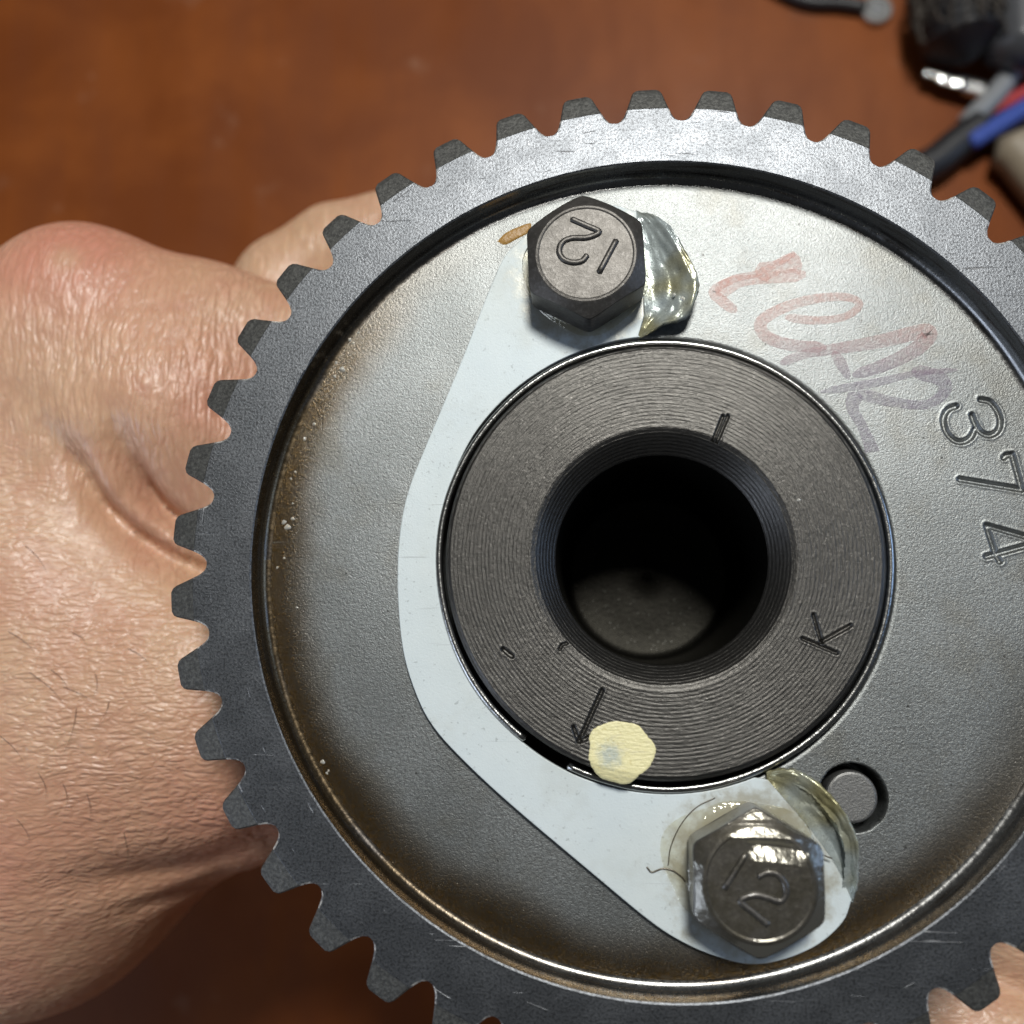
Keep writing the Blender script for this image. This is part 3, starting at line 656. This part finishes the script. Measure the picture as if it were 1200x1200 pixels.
# ------------------------------------------------------------------ hand (one continuous skin surface)
def hp(x, y, z): return p2p(x, y, z)
GA, GB, GC = [], [], []   # thumb side, fold of skin, back of the hand and the rest: (a, b, ra, rb, k)
def cap(g, a, b, ra, rb, k=7.0): g.append((hp(*a), hp(*b), ra, rb, k))
cap(GA, (95, 368, -32), (70, 450, -36), 13.2, 16, 6)             # thumb base knuckle
cap(GA, (95, 368, -32), (230, 400, -34), 13.6, 12.4, 7)          # thumb towards the gear
cap(GA, (230, 400, -34), (380, 425, -38), 12.4, 11.6, 6)
cap(GA, (125, 395, -33), (200, 486, -33), 13.5, 15.5, 7)         # ball of the thumb
cap(GA, (200, 486, -33), (350, 570, -38), 15.5, 13.5, 7)
cap(GB, (70, 440, -28), (112, 508, -26), 6.0, 5.0, 3)            # fold of skin between thumb and hand
cap(GB, (112, 508, -26), (143, 573, -26.5), 5.0, 4.6, 3)
cap(GB, (143, 573, -26.5), (170, 609, -28), 4.6, 4.8, 3)
cap(GB, (170, 609, -28), (208, 635, -30.5), 4.8, 5.4, 3)
cap(GB, (208, 635, -30.5), (280, 675, -35), 5.4, 6, 3)
cap(GC, (30, 480, -41), (-20, 640, -46), 20, 26, 10)             # first metacarpal
cap(GC, (-60, 560, -50), (-120, 800, -55), 26, 30, 12)
cap(GC, (-30, 600, -40), (12, 640, -38.5), 19.5, 20.5, 8)           # edge along the fold
cap(GC, (12, 640, -38.5), (82, 717, -38.5), 20.5, 20.5, 8)
cap(GC, (82, 717, -38.5), (175, 790, -41), 20.5, 20.5, 8)
cap(GC, (170, 797, -41), (300, 850, -46), 20, 20, 8)
cap(GC, (20, 680, -50), (60, 860, -49), 27, 30, 12)
cap(GC, (60, 860, -49), (-160, 930, -52), 31, 31, 12)
cap(GC, (40, 930, -50), (255, 820, -48), 30, 24.5, 10)           # outer edge
cap(GC, (255, 820, -49), (420, 800, -58), 25, 20, 10)
cap(GC, (30, 1000, -52), (-150, 1010, -54), 26.5, 27, 12)
cap(GC, (-150, 930, -52), (-420, 1010, -56), 31, 30, 12)         # forearm
cap(GC, (300, 720, -58), (520, 700, -64), 20, 17, 10)            # palm behind the gear
cap(GC, (330, 560, -64), (315, 420, -62), 15, 12, 7)
cap(GC, (300, 410, -60), (340, 342, -58), 11, 10.0, 6)           # first finger
cap(GC, (340, 342, -58), (396, 300, -57), 10.0, 9.3, 5)
cap(GC, (396, 300, -57), (455, 284, -56), 9.3, 8.8, 4)
cap(GC, (455, 284, -56), (600, 320, -50), 8.8, 8.4, 4)
cap(GC, (330, 410, -57), (440, 366, -57), 8.5, 8.5, 1.5)
cap(GC, (440, 366, -57), (600, 400, -60), 8.5, 8.5, 1.5)
cap(GC, (470, 760, -62), (800, 930, -58), 11, 10, 5)             # fingers round the back
cap(GC, (800, 930, -58), (1250, 1110, -46), 10, 8.8, 3)
cap(GC, (440, 850, -60), (760, 1040, -56), 10.5, 9.6, 5)
cap(GC, (760, 1040, -56), (1215, 1235, -44), 9.6, 8.4, 3)
GR = [   # shallow creases: polyline, radius mm, depth
    ([(0, 1048, -21), (70, 1044, -21), (150, 1035, -23), (230, 1018, -27), (300, 985, -32)], 2.6, 2.6),
    ([(95, 1088, -26), (130, 1080, -27), (180, 1066, -28), (240, 1042, -31)], 1.3, 1.5),
    ([(128, 455, -19), (142, 500, -20), (161, 556, -22), (180, 588, -24), (215, 615, -27), (260, 640, -30)], 1.7, 4.4),
    ([(36, 450, -20), (64, 500, -21), (97, 545, -22), (124, 590, -24), (161, 626, -26), (202, 653, -28), (260, 680, -30)], 1.7, 4.4),
    ([(120, 440, -19), (142, 500, -20), (163, 556, -22), (184, 588, -24), (215, 615, -27), (260, 640, -30)], 4.0, 3.0),
    ([(30, 440, -20), (62, 502, -21), (95, 549, -22), (122, 594, -24), (160, 630, -26), (202, 657, -28), (260, 680, -30)], 4.0, 3.0),
    ([(240, 455, -22), (262, 484, -23), (292, 502, -25)], 1.3, 1.6)]
def hand():
    st = 0.85
    lo = np.array([-150, -100, -100.0]); hi = np.array([64, 88, -8.0])
    nx, ny, nz = ((hi - lo) / st).astype(int) + 1
    gx = (lo[0] + st * np.arange(nx)).astype(np.float32); gy = (lo[1] + st * np.arange(ny)).astype(np.float32); gz = (lo[2] + st * np.arange(nz)).astype(np.float32)
    def sdcap(X, Y, Z, a, b, ra, rb):
        d = b - a; L2 = float(d @ d); px_, py_, pz_ = X - a[0], Y - a[1], Z - a[2]
        t = np.clip((px_ * d[0] + py_ * d[1] + pz_ * d[2]) / L2, 0, 1)
        return np.sqrt((px_ - t * d[0]) ** 2 + (py_ - t * d[1]) ** 2 + (pz_ - t * d[2]) ** 2) - (ra + (rb - ra) * t)
    X, Y, Z = np.meshgrid(gx, gy, gz, indexing='ij')
    def smin(A, B, k):
        h = np.clip(k - np.abs(A - B), 0, None) / k; return np.minimum(A, B) - h * h * k * 0.25
    def group(G):
        D = None
        for a, b, ra, rb, k in G:
            d = sdcap(X, Y, Z, a.astype(np.float32), b.astype(np.float32), ra, rb).astype(np.float32)
            D = d if D is None else smin(D, d, k)
        return D
    xa, xb = hp(0, 500, -20)[0], hp(95, 560, -20)[0]
    tk = np.clip((X - xa) / (xb - xa), 0, 1)
    D = smin(group(GA), group(GC), (14 - 2.0 * tk).astype(np.float32))
    D = smin(D, group(GB), (11 - 2.0 * tk).astype(np.float32))
    # creases follow the surface: pull it in where a crease passes in the picture plane, front side only
    for q, w, dep in GR:
        p = spline(np.array([hp(*v) for v in q]), 6)
        q0, q1 = p.min(0) - 14, p.max(0) + 14
        i0, i1 = np.searchsorted(gx, [q0[0], q1[0]]); j0, j1 = np.searchsorted(gy, [q0[1], q1[1]])
        xs, ys, zs = X[i0:i1, j0:j1], Y[i0:i1, j0:j1], Z[i0:i1, j0:j1]
        dd = np.full(xs.shape, 1e9, np.float32); tp = np.ones(xs.shape, np.float32); nseg = len(p) - 1
        for si, (a, b) in enumerate(zip(p[:-1], p[1:])):
            a2 = a.copy(); b2 = b.copy(); d = (b2 - a2)[:2]; L2 = float(d @ d) + 1e-9
            t = np.clip(((xs - a2[0]) * d[0] + (ys - a2[1]) * d[1]) / L2, 0, 1)
            dn = np.sqrt((xs - a2[0] - t * d[0]) ** 2 + (ys - a2[1] - t * d[1]) ** 2)
            tp = np.where(dn < dd, np.clip((si + t) / nseg * 1.9, 0, 1), tp); dd = np.minimum(dd, dn)
        fall = np.clip((zs + 60) / 25, 0, 1) * tp * tp * (3 - 2 * tp)     # creases start shallow
        D[i0:i1, j0:j1] += (dep * 0.55 * np.exp(-(dd / w) ** 2) * fall - 0.03 * dep * np.exp(-((dd - 2.0 * w) / (1.1 * w)) ** 2) * fall).astype(np.float32)
    D[0] = D[-1] = 1; D[:, 0] = D[:, -1] = 1; D[:, :, 0] = D[:, :, -1] = 1
    ins = D < 0
    # surface nets
    cs = np.zeros((nx - 1, ny - 1, nz - 1), np.int8)
    for i in (0, 1):
        for j in (0, 1):
            for k in (0, 1): cs += ins[i:nx - 1 + i, j:ny - 1 + j, k:nz - 1 + k]
    act = (cs > 0) & (cs < 8); idx = np.full(act.shape, -1, np.int64); ii = np.argwhere(act); idx[act] = np.arange(len(ii))
    acc = np.zeros((len(ii), 3)); cnt = np.zeros(len(ii))
    cor = [(i, j, k) for i in (0, 1) for j in (0, 1) for k in (0, 1)]
    for c in cor:
        for ax in range(3):
            if c[ax]: continue
            e = list(c); e[ax] = 1
            A = D[ii[:, 0] + c[0], ii[:, 1] + c[1], ii[:, 2] + c[2]]; B = D[ii[:, 0] + e[0], ii[:, 1] + e[1], ii[:, 2] + e[2]]
            m = (A < 0) != (B < 0); t = np.where(m, A / np.where(m, A - B, 1), 0)
            pt = np.tile(np.array(c, float), (len(ii), 1)); pt[:, ax] += t
            acc[m] += pt[m]; cnt[m] += 1
    V = lo + st * (ii + acc / cnt[:, None])
    Fs = []
    for ax in range(3):
        sl0 = [slice(None)] * 3; sl1 = [slice(None)] * 3; sl0[ax] = slice(0, -1); sl1[ax] = slice(1, None)
        ch = ins[tuple(sl0)] != ins[tuple(sl1)]; e = np.argwhere(ch); o1, o2 = [a for a in range(3) if a != ax]
        ok = (e[:, o1] > 0) & (e[:, o2] > 0) & (e[:, o1] < D.shape[o1] - 1) & (e[:, o2] < D.shape[o2] - 1); e = e[ok]
        q = []
        for d1, d2 in ((-1, -1), (0, -1), (0, 0), (-1, 0)):
            f = e.copy(); f[:, o1] += d1; f[:, o2] += d2; q.append(idx[f[:, 0], f[:, 1], f[:, 2]])
        q = np.stack(q, 1); inn = ins[e[:, 0], e[:, 1], e[:, 2]]
        fl = inn if ax != 1 else ~inn
        q[~fl] = q[~fl][:, ::-1]; Fs.append(q)
    F = np.concatenate(Fs)
    # light smoothing
    for _ in range(2):
        s = np.zeros_like(V); c = np.zeros(len(V))
        for a, b in ((0, 1), (1, 2), (2, 3), (3, 0)):
            np.add.at(s, F[:, a], V[F[:, b]]); np.add.at(c, F[:, a], 1); np.add.at(s, F[:, b], V[F[:, a]]); np.add.at(c, F[:, b], 1)
        V = V * 0.5 + 0.5 * s / c[:, None]
    return V, F
HV, HF = hand()
handroot = hv = fast_mesh('hand', HV, HF, SKIN, None, True)
tag(handroot, 'bare hand gripping the gear from behind, thumb knuckle upper left', 'hand')
def vattr(o, nm, val):
    a = o.data.attributes.new(nm, 'FLOAT', 'POINT'); a.data.foreach_set('value', np.asarray(val, np.float32))
def spot(x, y, z, r): return np.exp(-(np.linalg.norm(HV - hp(x, y, z), axis=1) / r) ** 2)
sx = HV[:, 0]; sy = HV[:, 1]
yf = np.interp(sx, *zip(*sorted([tuple(p2p(a, b, -20)[:2]) for a, b in ((0, 470), (70, 540), (160, 640), (250, 700))])))
vattr(hv, 'low', sstep(-2, 12, yf - sy))
vattr(hv, 'red', np.clip(0.85 * spot(85, 300, -20, 14) + 0.55 * spot(245, 460, -24, 11) + 0.35 * spot(170, 600, -24, 9) + 0.45 * spot(260, 930, -26, 16) + 0.4 * spot(60, 1000, -24, 22), 0, 1))
vattr(hv, 'pale', np.clip(0.6 * spot(75, 300, -17, 2.6) + 0.45 * spot(400, 262, -48, 14) + 0.4 * spot(130, 870, -20, 20) + 0.3 * spot(60, 430, -22, 10), 0, 1))
vattr(hv, 'calm', np.clip(1 - 0.8 * spot(100, 640, -20, 9) - 0.7 * spot(170, 590, -22, 8) - 0.9 * spot(225, 570, -24, 9) - 0.6 * spot(400, 262, -48, 18) - 0.4 * spot(100, 1100, -30, 14), 0.1, 1))
# surface height lookup for the hairs
bvh = None
from mathutils.bvhtree import BVHTree
bvh = BVHTree.FromPolygons([tuple(v) for v in HV], [tuple(f) for f in HF])
def on_hand(x, y):
    d = AX_R * ((x - 600) / FPX) - AX_U * ((y - 600) / FPX) - AX_B
    h = bvh.ray_cast(Vector(CAM), Vector(d).normalized())
    return None if h[0] is None else (np.array(h[0]), np.array(h[1]))
HR = [((75, 805), (110, 800 + 22)), ((35, 800 - 12), (75, 822)), ((90, 830), (72, 890)), ((112, 790), (110, 818)), ((0, 862), (28, 890)), ((74, 918), (77, 948)), ((102, 930), (104, 965)), ((145, 975), (147, 1024)),
      ((128, 822), (112, 852)), ((60, 785), (80, 806)), ((10, 740), (40, 762)), ((150, 760), (175, 778)), ((30, 640), (55, 672)), ((85, 742), (100, 752)), ((45, 905), (55, 935)), ((20, 960), (36, 985))]
hb = bmesh.new()
for (x0, y0), (x1, y1) in HR:
    pts = []
    for t in np.linspace(0, 1, 8):
        bow = 4 * math.sin(math.pi * t)
        h = on_hand(x0 + (x1 - x0) * t + bow, y0 + (y1 - y0) * t)
        if h is None: continue
        pts.append(h[0] + h[1] * (0.1 + 0.5 * math.sin(math.pi * t * 0.6)) * (1 if h[1][2] > 0 else -1))
    for i, (a, b) in enumerate(zip(pts[:-1], pts[1:])):
        r0, r1 = 0.042 * (1 - i / 8), 0.042 * (1 - (i + 1) / 8) + 0.01; vv = []
        dr = Vector(b - a).normalized(); s = dr.cross(Vector((0, 0, 1))).normalized(); w = s.cross(dr)
        for c, r in ((a, r0), (b, r1)):
            vv.append([hb.verts.new((Vector(c) + r * (math.cos(k * 2.094) * s + math.sin(k * 2.094) * w)) * MM) for k in range(3)])
        for k in range(3): hb.faces.new((vv[0][k], vv[0][(k + 1) % 3], vv[1][(k + 1) % 3], vv[1][k]))
me = bpy.data.meshes.new('hair'); hb.to_mesh(me); hb.free()
ho = link_mesh('hair', me, HAIRM, hv); ho['kind'] = 'stuff'

# ------------------------------------------------------------------ wires and fittings lying on the table, upper right
ZT = -165.0; KS = 1.23
BLACK = simple('black_rubber', (0.018, 0.018, 0.02), 0.45, 0, 0.2, 0.6)
BLACKG = simple('dark_grey_jacket', (0.07, 0.072, 0.078), 0.28); GREYW = simple('grey_sleeve', (0.23, 0.24, 0.25), 0.4); REDW = simple('red_insulation', (0.42, 0.055, 0.06), 0.35); BLUEW = simple('blue_insulation', (0.045, 0.085, 0.36), 0.35)
BEIGE = simple('beige_sleeve', (0.30, 0.25, 0.18), 0.5); TIN = simple('tinned_metal', (0.75, 0.75, 0.74), 0.22, 1.0)
def wire(name, pts, r, mat, label, cat='wire', lift=0.0):
    r *= KS; lift *= KS
    return tag(tube(name, spline(np.array([p2p(a, b, ZT + r + lift) for a, b in pts]), 8), r, mat, None, 12), label, cat)
# ribbed black sleeve
ax = spline(np.array([p2p(a, b, ZT + 12) for a, b in ((1128, 52), (1122, 15), (1118, -30), (1130, -130), (1170, -260))]), 40)
s_ = np.concatenate([[0], np.cumsum(np.linalg.norm(np.diff(ax, axis=0), axis=1))])
rad = 11.0 + 0.6 * np.sign(np.sin(s_ * 2 * math.pi / 3.0)) * np.abs(np.sin(s_ * 2 * math.pi / 3.0)) ** 0.4
sl = tag(tube('cable_sleeve', ax, rad, BLACK, None, 28), 'thick black cable sleeve with frayed fibres at the upper right of the table', 'sleeve')
FRAY = simple('brown_black_fibre', (0.05, 0.04, 0.03), 0.6)
for k in range(46):
    i0 = int(rng.integers(0, 40)); i1 = i0 + int(rng.integers(18, 60)); a0 = rng.uniform(-0.3, 3.4); q = ax[i0:i1:4].copy()
    if len(q) < 3: continue
    rr_ = 11.6 + rng.uniform(0, 1.6); a1 = a0 + np.linspace(0, rng.uniform(-0.5, 0.5), len(q))
    q[:, 0] += rr_ * np.cos(a1); q[:, 2] += rr_ * np.sin(a1); q += rng.normal(0, 0.35, q.shape)
    q[0] += np.array([rng.uniform(-2, 2), rng.uniform(-5, 1), rng.uniform(-2, 1)])
    tube('fibre', spline(q, 3), rng.uniform(0.25, 0.5), FRAY, sl, 5)
wire('grey_cable', [(1196, 62), (1192, 10), (1186, -60), (1200, -200)], 8.0, BLACKG, 'thick glossy dark grey cable beside the black cable sleeve', 'cable', 1.0)
wire('black_wire', [(880, -30), (940, 0), (985, 4), (1012, 8)], 1.8, BLACK, 'thin black wire ending in a round terminal at the top edge')
c = p2p(1027, 12, ZT + 1.2); tr = lathe('ring_terminal', [(KS * a_, b_) for a_, b_ in ((1.5, -0.6), (1.5, 0.6), (1.9, 0.9), (3.6, 0.9), (3.9, 0.6), (3.9, -0.6))], TIN, None, 40, False, c=c[:2], loc=Vector((0, 0, H + (ZT + 1.2) * MM)))
tag(tr, 'round tinned ring terminal at the top edge of the table', 'terminal')
sc_ = lathe('terminal_screw', [(KS * a_, b_) for a_, b_ in ((0.01, 1.1), (1.3, 1.1), (1.48, 0.7), (1.48, -1.1))], GREYW, tr, 20, False, c=c[:2], loc=Vector((0, 0, H + (ZT + 1.2) * MM)))
# flat blade terminal
a = p2p(1083, 84, ZT + 6.0); b = p2p(1162, 106, ZT + 6.0); u = (b - a) / np.linalg.norm(b - a); v = np.array([-u[1], u[0], 0]); L = np.linalg.norm(b - a)
P = np.array([[a + u * L * t + v * w * (2.4 if 0.25 < t < 0.95 else 1.5) + np.array([0, 0, 0.6 * math.cos(w * 1.5) + (0.5 if 0.52 < t < 0.6 else 0)]) for w in (-1, -0.8, -0.3, 0.3, 0.8, 1)] for t in np.linspace(0, 1, 24)])
bl = grid_mesh('blade_terminal', P, TIN, None, True); sm = bl.modifiers.new('thick', 'SOLIDIFY'); sm.thickness = 0.8 * MM
tag(bl, 'shiny flat tinned blade terminal below the black sleeve', 'terminal')
wire('grey_wire', [(1195, 70), (1172, 104), (1150, 128), (1132, 146)], 2.6, GREYW, 'grey wire slanting down from the black sleeve', lift=1.5)
wire('red_wire', [(1260, 86), (1205, 108), (1178, 122), (1150, 138), (1138, 146)], 1.9, REDW, 'red wire lying above the blue wire', lift=0.3)
wire('blue_wire', [(1290, 74), (1225, 112), (1188, 135), (1148, 160), (1138, 167)], 2.2, BLUEW, 'blue wire lying between red wire and beige sleeve', lift=4.5)
wire('black_cable', [(1150, 148), (1120, 170), (1098, 188), (1070, 205), (1050, 230)], 4.2, BLACK, 'short black cable end lying behind the gear teeth', 'cable')
wire('black_cable', [(1290, 100), (1225, 128), (1190, 140), (1150, 160)], 3.6, BLACK, 'black cable lying under the red and blue wires', 'cable')
wire('beige_sleeve', [(1182, 172), (1196, 184), (1214, 206), (1250, 250)], 5.5, BEIGE, 'beige woven sleeve at the right edge above the gear', 'sleeve')
wire('pink_wire', [(1187, 58), (1200, 72), (1225, 90), (1260, 100)], 2.0, REDW, 'short red wire end beside the grey cable at the right edge', lift=3)
